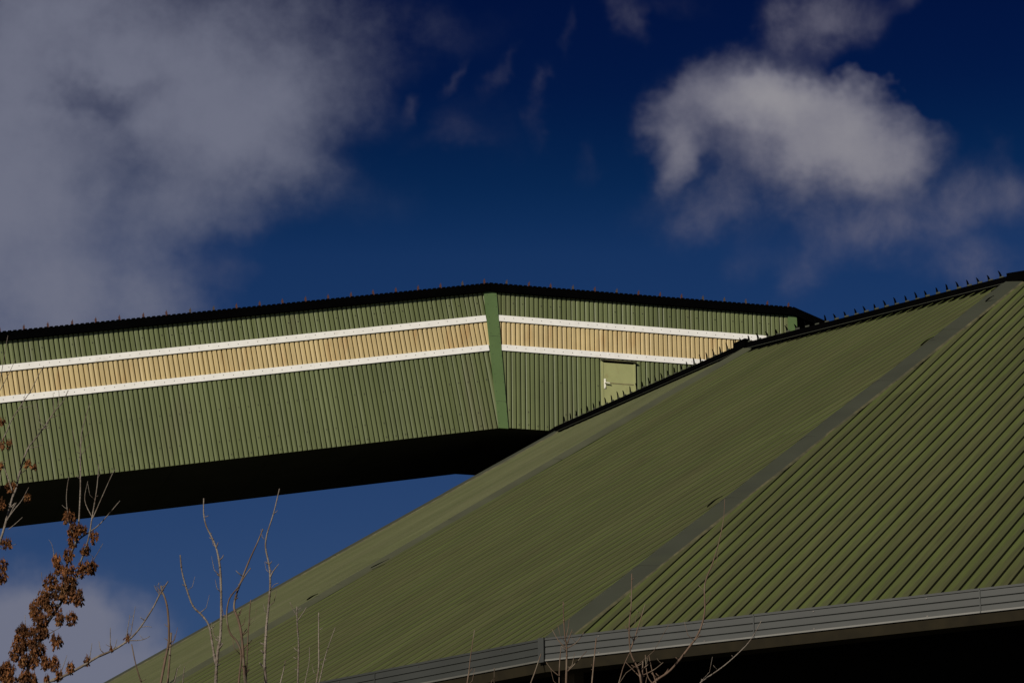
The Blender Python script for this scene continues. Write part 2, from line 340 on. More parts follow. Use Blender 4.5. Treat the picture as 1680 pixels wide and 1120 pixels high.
# inner flat deck inside the rim and wall below, blackened for the eaves shade
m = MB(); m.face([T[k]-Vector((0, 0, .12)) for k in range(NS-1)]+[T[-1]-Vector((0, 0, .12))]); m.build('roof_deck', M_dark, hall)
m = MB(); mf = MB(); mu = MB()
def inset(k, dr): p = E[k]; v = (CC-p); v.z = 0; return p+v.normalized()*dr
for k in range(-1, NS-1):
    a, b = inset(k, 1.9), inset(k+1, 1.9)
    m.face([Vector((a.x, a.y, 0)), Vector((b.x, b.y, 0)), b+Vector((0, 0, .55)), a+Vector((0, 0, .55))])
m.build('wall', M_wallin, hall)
up = Vector((0, 0, 1))
# hips
def hip(k, wl, wr, mats, seg=6):
    t, b = T[k], E[k]; d = (b-t).normalized()
    nL, nR = FD[k-1][2], FD[k][2]
    sL = nL.cross(d); sL = sL if sL.dot(t-(T[k-1])) < 0 else -sL
    sR = nR.cross(d); sR = sR if sR.dot(T[k+1]-t) > 0 else -sR
    m = MB(); Lh = (b-t).length; hgt = .045; nm = (nL+nR).normalized()
    st = 0.0; q = 0
    while q < seg:
        en = min(Lh-.02, st+Lh/seg+.12) if q < seg-1 else Lh-.02
        j = random.uniform(-.025, .025) if q else 0; j2 = random.uniform(-.02, .02)
        l0, l1, r0, r1 = wl+j, wl+j+random.uniform(-.02, .02), wr+j2, wr+j2+random.uniform(-.015, .03)
        h0 = hgt+.004*(seg-q)
        A, B = t+d*st, t+d*en
        c0, c1 = A+nm*(h0+.01), B+nm*(h0+.01)
        la, lb = A+sL*l0+nL*h0*.5, B+sL*l1+nL*h0*.5
        ra, rb = A+sR*r0+nR*h0*.5, B+sR*r1+nR*h0*.5
        m.face([c0, c1, lb, la], 0); m.face([c0, ra, rb, c1], 0)
        # turned-down edges, lichen grown on the right one
        m.face([la, lb, lb-nL*.05, la-nL*.05], 0)
        e0, e1 = ra+sR*.045-nR*.03, rb+sR*.05-nR*.03
        m.face([ra, e0, e1, rb], 1)
        st = en-.12; q += 1
    return m.build('hip_flashing', mats, hall)
hip(2, .17, .40, [M_flash, M_lichen])
hip(1, .10, .22, [M_flash2, M_flash2])
for k in list(range(-1, 1))+list(range(3, NS-2)):
    if k > -1: hip(k, .16, .18, [M_flash, M_lichen])
# curled loose strips on the flashing in view
def curl(p0, p1, hgt, w=.03):
    m = MB(); n = FD[1][2]; pts = []
    for i in range(8):
        f = i/7; pts.append(p0.lerp(p1, f)+n*(.06+hgt*math.sin(f*1.6)))
    m.tube(pts, [w*(.5+.5*math.sin(math.pi*min(1, f*1.3+.1))) if f < .75 else w*.4 for f in [i/7 for i in range(8)]], 5)
    m.build('loose_sealing_strip', M_black, hall)
def onroof(px, py, k, lift=0):
    n = FD[k][2]; d = ray(px, py); o = Vector((0, 0, EYE)); t = (T[k]-o).dot(n)/d.dot(n); return o+d*t+n*lift
for a, b, h in (((1162, 836), (1190, 826), .10), ((1512, 571), (1536, 564), .10), ((1618, 499), (1634, 493), .06), ((505, 988), (525, 981), .05), ((610, 935), (640, 920), .0)):
    curl(onroof(*a, 1), onroof(*b, 1), h, .018 if h > .02 else .012)
# rim band, sawtooth shadow shaped as dark tabs, prongs
def rimseg(a, b, h0, h1, th, outw):
    e = (b-a).normalized(); o = Vector((e.y, -e.x, 0)); o = o if o.dot(a-CC) > 0 else -o
    return e, o
prong = None
def horn(base, e, o, hgt, lean):
    m = MB(); pts = [base, base+up*hgt*.45, base+up*hgt*.8-e*lean*.5, base+up*hgt-e*lean]
    ws = [.026, .026, .018, .006]; a = []; 
    for p, w_ in zip(pts, ws): a.append([p-e*w_-o*.006, p+e*w_-o*.006, p+e*w_+o*.006, p-e*w_+o*.006])
    for i in range(3): m.hexa(a[i], a[i+1])
    return m
for k in range(-1, NS-1):
    a, b = T[k], T[k+1]; e, o = rimseg(a, b, 0, 0, 0, 0); Ln = (b-a).length
    m = MB(); s0 = o*.02
    m.box(a+s0+up*.045, b-a, -o*.10, up*.15)
    m.box(a+o*.028+up*.040, b-a, -o*.01, up*.009, 1)
    m.box(a-o*.02-up*.16, b-a, -o*.05, up*.24)
    m.build('rim_band', [M_black, M_flash], hall)
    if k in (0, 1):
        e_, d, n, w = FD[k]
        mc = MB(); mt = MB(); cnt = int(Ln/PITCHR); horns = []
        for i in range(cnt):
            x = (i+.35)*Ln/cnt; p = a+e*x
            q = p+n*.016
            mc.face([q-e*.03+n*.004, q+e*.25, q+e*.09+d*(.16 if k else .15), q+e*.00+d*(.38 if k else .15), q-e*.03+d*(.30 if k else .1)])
            if k == 0 and i < 1: continue
            c0 = p+up*.195-o*.03
            j = random.uniform(.8, 1.15)
            hm = horn(c0+e*random.uniform(-.015, .015)+up*(-.01), e, o, (.20 if k else .23)*random.uniform(.88, 1.1), .045*random.uniform(.5, 1.4)); hm.box(c0-e*.02, e*.12, o*.01, up*.05*j, 1); hm.build('rim_prong', [M_black, M_flash], hall)
        mc.build('shadow_wedge', M_black, hall)  # flat black tabs drawn in place of the band's sawtooth shadow
for k, Lc, h in ((1, .45, .24), (2, 1.1, .21)):
    m = MB(); e, o = rimseg(T[k], T[k+1], 0, 0, 0, 0); e0, o0 = rimseg(T[k-1], T[k], 0, 0, 0, 0)
    p = T[k]+up*.05
    if k == 1: m.box(p-e0*.42+o0*.05, e0*.5, -o0*.15, up*h)
    else: m.box(p+e*.02+o*.05, e*7, -o*.15, up*h)
    m.build('corner_cap', M_black, hall)
# gutters, soffit, post
def gutter(k, h, mats):
    a, b = E[k], E[k+1]; e = (b-a).normalized(); o = Vector((e.y, -e.x, 0)); o = o if o.dot(a-CC) > 0 else -o
    prof = [(.02, .02, 1), (.15, .02, 1), (.15, -.012, 0), (.135, -.02, 0), (.14, -.11, 0), (.12, -.118, 0), (.135, -.13, 0), (.14, -.22, 0), (.12, -.228, 0), (.135, -.24, 0), (.14, -.31, 0), (.15, -.315, 1), (.15, -.34, 1), (.0, -.345, 1)]
    sg = h/.34; m = MB(); nseg = max(1, int((b-a).length/3.1))
    ls = [a+e*((b-a).length*i/nseg) for i in range(nseg+1)]
    for i in range(nseg):
        p, q = ls[i], ls[i+1]-e*.006; jj = o*random.uniform(-.004, .004)
        for (x, z, _), (x2, z2, mi) in zip(prof, prof[1:]):
            m.face([p+jj+o*x+up*z*sg, q+jj+o*x+up*z*sg, q+jj+o*x2+up*z2*sg, p+jj+o*x2+up*z2*sg], mi)
        m.box(q-e*.012+o*.13-up*h, e*.02, o*.025, up*(h-.01), 0)
        for f in (.27, .77):
            for zz in (-.05, -.31):
                c0 = p.lerp(q, f)+o*.14+up*zz*sg; m.box(c0-e*.012, e*.024, o*.008, up*.018, 2)
    m.build('gutter', mats, hall)
    m = MB(); m.hexa([a+o*.125-up*h, b+o*.125-up*h, b-o*.25-up*h, a-o*.25-up*h], [a+o*.06-up*(h+.17), b+o*.06-up*(h+.17), b-o*.3-up*(h+.17), a-o*.3-up*(h+.17)])
    m.build('eaves_board', M_soffit, hall)
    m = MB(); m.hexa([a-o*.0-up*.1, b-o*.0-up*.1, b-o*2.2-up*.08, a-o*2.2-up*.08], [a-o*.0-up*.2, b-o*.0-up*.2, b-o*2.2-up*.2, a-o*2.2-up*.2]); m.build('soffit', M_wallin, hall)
for k in range(-1, NS-1): gutter(k, .38, [M_gutter, M_lip, M_screw])
# corner piece of the gutter at the hip in view, and the posts
for k in range(-1, NS-2):
    a = E[k]; o = (a-CC); o.z = 0; o.normalize(); s = up.cross(o)
    m = MB(); m.box(a+o*.06-s*.06-up*.40, s*.12, o*.12, up*.43); m.build('gutter_corner', M_gutter, hall)
    p = a-o*.75; m = MB(); m.box(Vector((p.x, p.y, 0))-s*.14-o*.14, s*.28, o*.28, up*(Z0-.2)); m.build('post', M_conc, hall)

# ------------------------------------------------------------------ conveyor gallery
SG = 1.03
def scg(x, y, z): return Vector((x*SG, y*SG, EYE+(z-EYE)*SG))
K = scg(-.2541, 76.8752, 23.0244); A_ = .27777; BB = .18015; GW = 4.90*SG; H = 3.70*SG
D = Vector((math.cos(A_), math.sin(A_), 0)); WD = Vector((-math.sin(A_), math.cos(A_), 0)); OUT = -WD
DL = Vector((math.cos(A_)*math.cos(BB), math.sin(A_)*math.cos(BB), math.sin(BB))); NL = Vector((-math.cos(A_)*math.sin(BB), -math.sin(A_)*math.sin(BB), math.cos(BB)))
TB = math.tan(BB/2)
gal = empty('conveyor_gallery', (K.x, K.y, 0), 'enclosed green conveyor gallery with a cream stripe between white bands, rising to the roof', 'conveyor gallery')
def walls(px, py):      # photo position -> distance along the level section
    o = Vector((0, 0, EYE)); d = ray(px, py); t = (K-o).dot(OUT)/d.dot(OUT); q = o+d*t-K; return q.dot(D), q.z
SEND = walls(1300, 540)[0]; LL = 38.0
B1, B2, U1, U2 = .568*H, .612*H, .785*H, .830*H
WP = .1325
WPROF = [(0, 0), (.06, .009), (.40, .012), (.70, .008), (.755, -.004), (.77, -.055), (.97, -.055)]
def sheet(name, m_, sec, s0, s1, t0, t1, recess=0, screws=()):
    ax, nu = (DL, NL) if sec == 'L' else (D, up)
    m = MB(); i = math.floor(s0/WP); st = []
    while i*WP < s1:
        for u, h in WPROF:
            s = (i+u)*WP
            if s0 <= s <= s1: st.append((s+random.uniform(-.0018, .0018), h+(random.uniform(-.003, .003) if h > -.03 else 0)))
        i += 1
    for (s, h), (s2, h2) in zip(st, st[1:]):
        lo = [max(t0, x/TB) if (sec == 'L' and x > 0) else (max(t0, -x/TB) if (sec == 'R' and x < 0) else t0) for x in (s, s2)]
        if min(lo) >= t1: continue
        lo = [min(v, t1) for v in lo]
        P = lambda a, b, c: K+ax*a+nu*b+OUT*(c-recess)
        m.face([P(s, lo[0], h), P(s2, lo[1], h2), P(s2, t1, h2), P(s, t1, h)], 0, [(s/WP, lo[0]), (s2/WP, lo[1]), (s2/WP, t1), (s/WP, t1)])
    for tt in screws:
        x = s0+random.random()*.3
        while x < s1:
            if random.random() < .8 and (x < 0) == (sec == 'L'):
                c0 = K+ax*(math.floor(x/WP)*WP+WP*.35)+nu*(tt+random.uniform(-.015, .015))+OUT*.014
                m.box(c0-ax*.011, ax*.022, nu*.024, OUT*.008, 1)
            x += WP*random.choice((2, 2, 4))
    m.build(name, [m_, M_screw], gal)
e_ = .30
for sec, s0, s1 in (('L', -LL, .33), ('R', -.33, SEND-.12)):
    sheet('lower_wall_panel', M_green, sec, s0, s1, 0, B1+.02, 0, (.10, .48, 1.35))
    sheet('stripe_panel', M_cream, sec, s0, s1, B2-.02, U1+.02)
    sheet('upper_wall_panel', M_green, sec, s0, s1, U2-.02, H, 0, (U2+.35,))
def strip(sec, s0, s1, t0, t1):
    ax, nu = (DL, NL) if sec == 'L' else (D, up)
    m = MB(); m.box(K+ax*s0+nu*t0+OUT*.018, ax*(s1-s0), nu*(t1-t0), OUT*.022)
    x = s0+.15
    while x < s1-.05:
        c0 = K+ax*x+nu*(t0+(t1-t0)*random.choice((.42, .5, .58)))+OUT*.040
        m.box(c0-ax*.009, ax*.018, nu*.018, OUT*.004, 1); x += .265
    for x in [s0+3.0*i for i in range(1, int((s1-s0)/3))]:    # lap joints
        m.box(K+ax*x+nu*(t0-.003)+OUT*.040, ax*.10, nu*(t1-t0+.006), OUT*.002)
    m.build('white_band', [M_white, M_screw], gal)
for t0, t1 in ((B1, B2), (U1, U2)):
    tm = (t0+t1)/2
    strip('L', -LL, tm*TB-.19, t0, t1); strip('R', -tm*TB+.175, SEND-.3, t0, t1)
# knee cover strip
m = MB(); kb = K-up*.0; q = D*(-TB)+up     # mitre direction
def kn(t, s, o): return K+q*t+D*s+OUT*o
m.hexa([kn(-.03, -.135, -.01), kn(-.03, .135, -.01), kn(-.03, .135, .048), kn(-.03, -.135, .048)], [kn(H+.02, -.185, -.01), kn(H+.02, .175, -.01), kn(H+.02, .175, .048), kn(H+.02, -.185, .048)])
for t in (.72, 2.55):
    m.box(kn(t, -.14, .048), D*.27, up*.004, OUT*.003, 1)
for i in range(14):
    for s in (-.11, .12): m.box(kn(.15+i*.27+random.uniform(-.05, .05), s, .048), D*.016, up*.016, OUT*.004, 1)
m.build('knee_cover', [M_trim, M_screw], gal)
m = MB(); m.box(K+D*(SEND-.13)+OUT*.0, D*.26, up*(H+.0), OUT*.04); m.box(K+D*(SEND+.09), D*.04, up*H, -OUT*.6)
m.build('end_cover', M_trim, gal)
# floor and far side: dark boxes
def prism(name, mtl, t0, t1, o0, o1, sl=-LL, srt=SEND+.1):
    m = MB()
    for sec in ('L', 'R'):
        ax, nu = (DL, NL) if sec == 'L' else (D, up)
        sa = (sl, None) if sec == 'L' else (None, srt)
        def P(s, t, o):
            if s is None: return K+(up-D*TB)*t+OUT*o
            return K+ax*s+nu*t+OUT*o
        m.hexa([P(sa[0], t0, o0), P(sa[1], t0, o0), P(sa[1], t0, o1), P(sa[0], t0, o1)], [P(sa[0], t1, o0), P(sa[1], t1, o0), P(sa[1], t1, o1), P(sa[0], t1, o1)])
    m.build(name, mtl, gal)
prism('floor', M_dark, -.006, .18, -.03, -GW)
prism('rear_wall', M_green, .18, H, -GW+.12, -GW)
# floor beams below (barely visible in the dark)
m = MB()
for i in range(14):
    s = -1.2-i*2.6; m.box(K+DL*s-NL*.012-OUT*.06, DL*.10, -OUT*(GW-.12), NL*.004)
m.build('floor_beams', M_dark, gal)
# roof: corrugated dark sheet with deep black edge
m = MB()
def roofseg(sec, s0, s1):
    ax, nu = (DL, NL) if sec == 'L' else (D, up)
    n = int((s1-s0)/.136)
    for i in range(n):
        x0 = s0+i*(s1-s0)/n; x1 = x0+(s1-s0)/n*.62; x2 = s0+(i+1)*(s1-s0)/n
        for xa, xb, hh in ((x0, x1, .245), (x1, x2, .222)):
            P = lambda s, t, o: K+ax*s+nu*t+OUT*o
            m.hexa([P(xa, H-.0, .10), P(xb, H-.0, .10), P(xb, H+.0, -GW-.1), P(xa, H+.0, -GW-.1)], [P(xa, H+hh, .10), P(xb, H+hh, .10), P(xb, H+hh, -GW-.1), P(xa, H+hh, -GW-.1)])
roofseg('L', -LL, H*TB+.02); roofseg('R', -H*TB-.02, SEND+.02)
# end hood sloping down onto the hall
P = lambda s, t, o: K+D*s+up*t+OUT*o
m.hexa([P(SEND+.02, H, .10), P(SEND+1.15, H-.34, .06), P(SEND+1.15, H-.34, -GW), P(SEND+.02, H, -GW-.1)], [P(SEND+.02, H+.245, .10), P(SEND+1.15, H-.14, .06), P(SEND+1.15, H-.14, -GW), P(SEND+.02, H+.245, -GW-.1)])
m.hexa([P(SEND+.14, H-.55, -.35), P(SEND+1.2, H-.55, -.35), P(SEND+1.2, H-.55, -GW), P(SEND+.14, H-.55, -GW)], [P(SEND+.14, H+.0, -.35), P(SEND+1.2, H-.35, -.35), P(SEND+1.2, H-.35, -GW), P(SEND+.14, H+.0, -GW)])
m.build('roof', M_black, gal)
m = MB(); m.box(P(SEND+.25, H-.62, .0), D*.20, up*.22, OUT*.02); m.box(P(SEND+.55, H-.56, .0), D*.5, up*.14, OUT*.02); m.build('end_flashing', M_flash, gal)
# roof pegs
def roofs(px):          # distance along the gallery for a peg at photo column px
    return px
pegs = [(-9, 'L')]
step = .632
first = None
peg0 = None
def peg_mesh():
    m = MB(); m.hexa([Vector(v) for v in ((-.028, -.012, 0), (.028, -.012, 0), (.028, .012, 0), (-.028, .012, 0))], [Vector(v) for v in ((-.022, -.012, .13), (.026, -.012, .13), (.026, .012, .13), (-.022, .012, .13))])
    m.hexa([Vector(v) for v in ((-.002, -.01, .13), (.02, -.01, .13), (.02, .01, .13), (-.002, .01, .13))], [Vector(v) for v in ((.008, -.01, .175), (.018, -.01, .175), (.018, .01, .175), (.008, .01, .175))])
    return m
protos = []
for mm in (M_rust, M_rust2): 
    o = peg_mesh().build('roof_peg', mm, gal); protos.append(o)
def place_peg(i, pos, tilt):
    o = protos[i] if not protos[i].get('used') else protos[i].copy()
    if protos[i].get('used'):
        if 'used' in o: del o['used']
        COL.objects.link(o)
    else: protos[i]['used'] = 1
    o.parent = gal; o.location = pos-gal.location; o.rotation_euler = (0, tilt, A_)
n = 0
for i in range(60):
    s = -.07-i*step
    if s < -LL: break
    if i > 0 or True:
        place_peg(random.choice((0, 0, 1)), K+DL*(s+.30)+NL*(H+.215)+OUT*.03, random.uniform(-.12, .04)-BB*.5)
for i in range(14):
    s = .12+i*step
    if s > SEND+.1: break
    place_peg(random.choice((0, 0, 1)), K+D*s+up*(H+.215)+OUT*.03, random.uniform(-.08, .08))
for o in protos:
    if 'used' in o: del o['used']
# door
s0, _ = walls(987, 630); s1, _ = walls(1041, 630); _, zt = walls(1010, 594); zb = .04
m = MB()
def Q(s, z, o): return K+D*s+up*z+OUT*o
m.box(Q(s0+.03, zb, .02), D*(s1-s0-.06), up*(zt-zb-.05), OUT*.03)
for z in (zb+.02, zt-.62-.02, zt-1.72): 
    m.box(Q(s0+.04, z, .05), D*(s1-s0-.08), up*.03, OUT*.006, 1)
door = m.build('door', [M_door, M_doorrail], gal)
m = MB(); m.box(Q(s0-.02, zb, .018), D*.06, up*(zt-zb), OUT*.04); m.box(Q(s1-.03, zb, .018), D*.05, up*(zt-zb), OUT*.04); m.build('door_frame', M_door, door)
m = MB(); m.box(Q(s0-.02, zt-.05, .018), D*(s1-s0+.05), up*.05, OUT*.03, 0); m.box(Q(s0-.03, zt, .018), D*(s1-s0+.08), up*.03, OUT*.09, 1); m.build('door_head', [M_black, M_lichen], door)
m = MB(); hz = walls(992, 629)[1]
m.box(Q(s0+.05, hz-.16, .055), D*.05, up*.28, OUT*.012); m.tube([Q(s0+.07, hz, .06), Q(s0+.07, hz, .11), Q(s0+.20, hz-.01, .11)], .016, 8); m.tube([Q(s0+.07, hz-.12, .06), Q(s0+.07, hz-.12, .085)], .02, 8)
m.build('door_handle', M_chrome, door)
# trestle legs carrying the gallery, left of the view
m = MB()
for s in (-24.0, -36.0):
    c0 = K+DL*s
    for o in (-.3, -GW+.3):
        p = c0+OUT*o; m.box(Vector((p.x-.15, p.y-.15, 0)), Vector((.3, 0, 0)), Vector((0, .3, 0)), up*(p.z-.01))
m.build('trestle', M_dark, gal)

# ------------------------------------------------------------------ trees
def smoothpts(pts, n=4):
    if len(pts) < 3: return pts
    out = []
    for i in range(len(pts)-1):
        p0 = pts[max(i-1, 0)]; p1 = pts[i]; p2 = pts[i+1]; p3 = pts[min(i+2, len(pts)-1)]
        for j in range(n):
            t = j/n; out.append(.5*((2*p1)+(p2-p0)*t+(2*p0-5*p1+4*p2-p3)*t*t+(3*p1-p0-3*p2+p3)*t**3))
    return out+[pts[-1]]
def z2(*p): return [(x/3.5, 800+y/3.5) for x, y in p]
def z3(*p): return [(240+x/3.5, 800+y/3.5) for x, y in p]
def z8(*p): return [(760+x/3.23, 900+y/3.23) for x, y in p]
def branch(m, pts, D_, w0, w1, dj=0, spurs=0, base=None):
    k = D_/F
    P = [at(x, y, D_+dj*i/len(pts)) for i, (x, y) in enumerate(pts)]
    if base is not None:
        b = Vector(base); ex = P[0]+(P[0]-P[1]).normalized()*.9; ex.z = min(ex.z, P[0].z-.3); P = [b, b.lerp(ex, .5)+Vector((random.uniform(-.15, .15), random.uniform(-.1, .1), 0)), ex]+P
    P = smoothpts(P); n = len(P)
    rr = []
    for i in range(n):
        f = i/(n-1); rr.append((w0+(w1-w0)*f)*.62*k*random.uniform(.9, 1.1))
    if base is not None:
        nb = 8
        for i in range(nb): rr[i] = max(rr[i], rr[i]*(1.8-.8*i/nb))
    m.tube(P, rr, 7)
    for _ in range(spurs):
        i = random.randrange(n//4, n-1); p = P[i]; a = random.choice((-1, 1)); ln = random.uniform(.015, .065)
        q_ = p+Vector((a*random.uniform(.5, 1), random.uniform(-.5, .5), random.uniform(.3, 1)))*ln
        m.tube([p, p.lerp(q_, .6)+Vector((a*.004, 0, 0)), q_], [rr[i]*.7, rr[i]*.55, rr[i]*.3], 5)
    for _ in range(spurs//2):
        i = random.randrange(n//3, max(n//3+1, int(n*.8))); p = P[i]; a = random.choice((-1, 1)); ln = random.uniform(.10, .24); q1 = p+Vector((a*.5, random.uniform(-.4, .4), .5))*ln*.5
        m.tube([p, q1, q1+Vector((a*.12, 0, .55))*ln], [rr[i]*.45, rr[i]*.35, .0015], 5)
    # slight bud rings
    for _ in range(spurs):
        i = random.randrange(2, n-1); d = (P[i]-P[i-1]).normalized(); m.tube([P[i]-d*.008, P[i], P[i]+d*.008], [rr[i], rr[i]*1.35, rr[i]], 6)
def tree(name, label, cat, D_, base_px, stems, group=None, mt=M_bark):
    b = at(base_px, 1120, D_); b = Vector((b.x, b.y+.0, 0))
    t = empty(name, b, label, cat, group)
    for i, (pts, w0, w1, root, sp) in enumerate(stems):
        m = MB(); branch(m, pts, D_+random.uniform(-.1, .1) if root else D_, w0, w1, random.uniform(-.3, .3) if root else 0, sp, (b.x+random.uniform(-.05, .05), b.y, 0) if root else None)
        m.build('trunk' if (root and i == 0) else 'branch', mt, t, smooth=True)
    return t
def seeds(t, D_, x, y, rx, ry, n):
    m = MB(); c0 = at(x, y, D_); k = D_/F
    nb = max(4, n//8)
    for _ in range(nb):
        a = random.uniform(0, 2*math.pi); r = math.sqrt(random.random())
        px, pz, py = math.cos(a)*r*rx*k*.95, (math.sin(a)*r*.85+.18)*ry*k, random.uniform(-1, 1)*rx*k*.8
        hub = c0+Vector((px, py, pz)); spread = random.uniform(.25, .6); drop = random.uniform(.7, 1.5)
        for _ in range(random.randint(9, 15)):
            o0 = hub+Vector((random.gauss(0, .5), random.gauss(0, .5), random.uniform(-2.2*drop, .6)))*k
            ln = random.uniform(2.6, 6.6)*k*drop; w = ln*random.uniform(.15, .30)
            dr = Vector((random.gauss(0, spread), random.gauss(0, spread), -1)).normalized(); sd_ = dr.cross(Vector((random.gauss(0, 1), random.gauss(0, 1), random.gauss(0, .2)))).normalized()
            nn = dr.cross(sd_)*ln*random.uniform(-.22, .22)
            m.face([o0, o0+dr*ln*.4+sd_*w*.6+nn, o0+dr*ln*.8+sd_*w*.8+nn*.5, o0+dr*ln, o0+dr*ln*.7-sd_*w*.5])
        m.tube([hub+Vector((random.uniform(-1, 1), 0, random.uniform(2, 4)))*k, hub], [.0018, .002], 3)
    return m.build('seed_cluster', M_seed, t)

DT = 24.0
tr = tree('seed_tree', 'tree with dense hanging bunches of dry brown seeds and a side branch reaching right', 'tree', DT, -30, [
    ([(35, 1135), (50, 1085), (69, 1043), (77, 1023), (94, 997), (103, 980), (110, 926), (123, 894), (131, 883), (149, 871), (166, 857), (197, 821)], 6.5, 1.2, 1, 4),
    ([(123, 894), (128, 870), (130, 846), (132, 800), (132, 744), (134, 711), (141, 683), (149, 659)], 3.0, .7, 0, 3),
    ([(122, 880), (114, 858), (111, 840), (109, 820), (110, 800), (113, 782)], 1.8, .7, 0, 1),
    ([(131, 925), (137, 909), (146, 880), (151, 849), (156, 820), (159, 800), (161, 778), (162, 762)], 2.6, .8, 0, 3),
    ([(152, 850), (160, 832), (174, 800), (184, 778), (190, 768)], 1.6, .6, 0, 1),
    ([(150, 846), (139, 820), (144, 789)], 1.3, .5, 0, 0),
    ([(120, 955), (140, 935), (155, 915), (169, 891)], 1.5, .6, 0, 2),
    ([(131, 729), (140, 715), (149, 705)], 1.0, .5, 0, 0), ([(134, 745), (142, 735), (150, 726)], 1.0, .5, 0, 0),
    ([(71, 1045), (84, 1037), (100, 1028)], 1.5, .6, 0, 1),
    ([(60, 1128), (77, 1119), (103, 1109), (137, 1091), (160, 1077), (183, 1067), (206, 1053), (226, 1034), (249, 1000), (262, 975), (276, 953)], 4.6, 1.6, 0, 4),
    ([(206, 1053), (209, 1035), (213, 1008)], 1.5, .7, 0, 1), ([(214, 1043), (218, 1018), (222, 994)], 1.3, .6, 0, 1),
    ([(181, 1068), (181, 1050), (181, 1029)], 1.6, .7, 0, 1), ([(144, 1088), (148, 1074), (151, 1054)], 1.5, .6, 0, 0), ([(96, 1112), (103, 1094), (110, 1074)], 1.5, .6, 0, 0),
    ([(210, 1050), (225, 1050), (236, 1048), (246, 1043)], 1.5, .7, 0, 1), ([(229, 1029), (240, 1027), (249, 1028)], 1.2, .6, 0, 0), ([(262, 975), (256, 966), (253, 960)], 1.5, .8, 0, 1), ([(258, 985), (261, 972), (260, 955)], 1.2, .6, 0, 0),
    ([(54, 1082), (44, 1050), (41, 1008)], 1.5, .6, 0, 0), ([(75, 1000), (70, 960), (68, 938)], 1.2, .5, 0, 0), ([(94, 960), (87, 900), (80, 885)], 1.1, .4, 0, 0)])
for (x, y, rx, ry) in ((400, 170, 42, 36), (430, 240, 40, 40), (420, 300, 28, 40), (540, 275, 25, 33), (490, 350, 30, 27), (470, 230, 28, 25), (395, 385, 26, 40), (325, 410, 22, 48), (345, 470, 28, 45), (400, 490, 42, 48),
        (490, 460, 56, 42), (530, 450, 22, 38), (400, 560, 46, 58), (290, 540, 36, 58), (330, 600, 38, 48), (450, 630, 33, 58), (390, 620, 33, 45), (250, 640, 42, 66), (290, 690, 36, 46), (200, 700, 38, 56), (340, 740, 26, 56),
        (410, 750, 33, 38), (230, 760, 46, 56), (130, 830, 42, 56), (190, 850, 42, 56), (250, 830, 30, 38), (110, 900, 42, 56), (170, 930, 46, 56), (230, 930, 32, 46), (325, 880, 30, 52), (90, 950, 36, 38), (140, 1000, 36, 42),
        (265, 1000, 28, 46), (200, 1000, 28, 38), (315, 1010, 24, 56), (405, 1030, 20, 38), (340, 1070, 20, 38), (500, 985, 15, 28), (50, 1040, 42, 50), (15, 1060, 38, 56), (140, 1080, 36, 46), (190, 1095, 28, 38), (60, 1105, 46, 38), (270, 1090, 16, 26), (735, 855, 12, 16), (640, 915, 7, 8)):
    seeds(tr, DT, x/3.5, 800+y/3.5, rx/3.5, ry/3.5, int(40+rx*ry*.20))
tl = tree('seed_tree', 'thin grey tree with a few small brown seed bunches, at the left edge', 'tree', 22.0, -90, [
    ([(-30, 990), (-8, 915), (3, 879), (11, 851), (20, 817), (27, 800), (30, 784), (37, 759), (46, 735), (55, 723), (70, 704), (80, 689), (91, 673), (103, 659), (112, 640)], 4.6, 1.0, 1, 5),
    ([(20, 805), (15, 789), (7, 768), (-2, 757)], 2.2, 1.4, 0, 1),
    ([(12, 851), (24, 835), (36, 820), (47, 799)], 2, .8, 0, 1), ([(14, 868), (26, 858), (37, 848)], 1.3, .6, 0, 0), ([(12, 853), (22, 832), (27, 824)], 1.6, 1.0, 0, 0),
    ([(-4, 735), (9, 712), (19, 689), (31, 670), (42, 653), (51, 640), (62, 618), (72, 600)], 1.8, .7, 0, 2),
    ([(-3, 645), (12, 618), (26, 588)], 1.2, .5, 0, 0), ([(-2, 640), (6, 590), (13, 550)], 1.1, .6, 0, 0),
    ([(46, 735), (58, 733), (71, 729)], 1.2, .5, 0, 0), ([(67, 703), (76, 702), (84, 700)], 1.2, .5, 0, 0), ([(81, 686), (92, 682), (103, 678)], 1.2, .5, 0, 0), ([(95, 665), (97, 650), (96, 638)], 1.2, .5, 0, 0), ([(88, 676), (88, 660), (87, 645)], 1.0, .5, 0, 0),
    ([(31, 670), (42, 668), (55, 665)], 1.0, .5, 0, 0), ([(-6, 900), (10, 897), (27, 892)], 1.4, .6, 0, 0), ([(-20, 850), (-4, 820), (2, 770)], 1.6, .7, 0, 0)])
for (x, y, rx, ry) in ((3, 689, 6, 5), (9, 727, 10, 9), (46, 759, 6, 7), (17, 796, 8, 8), (1, 824, 7, 9), (46, 815, 7, 6), (11, 891, 8, 11), (6, 925, 7, 10), (2, 945, 9, 14), (57, 764, 3, 4), (1, 765, 4, 8)):
    seeds(tl, 22.0, x, y, rx, ry, int(26+rx*ry*2.0))

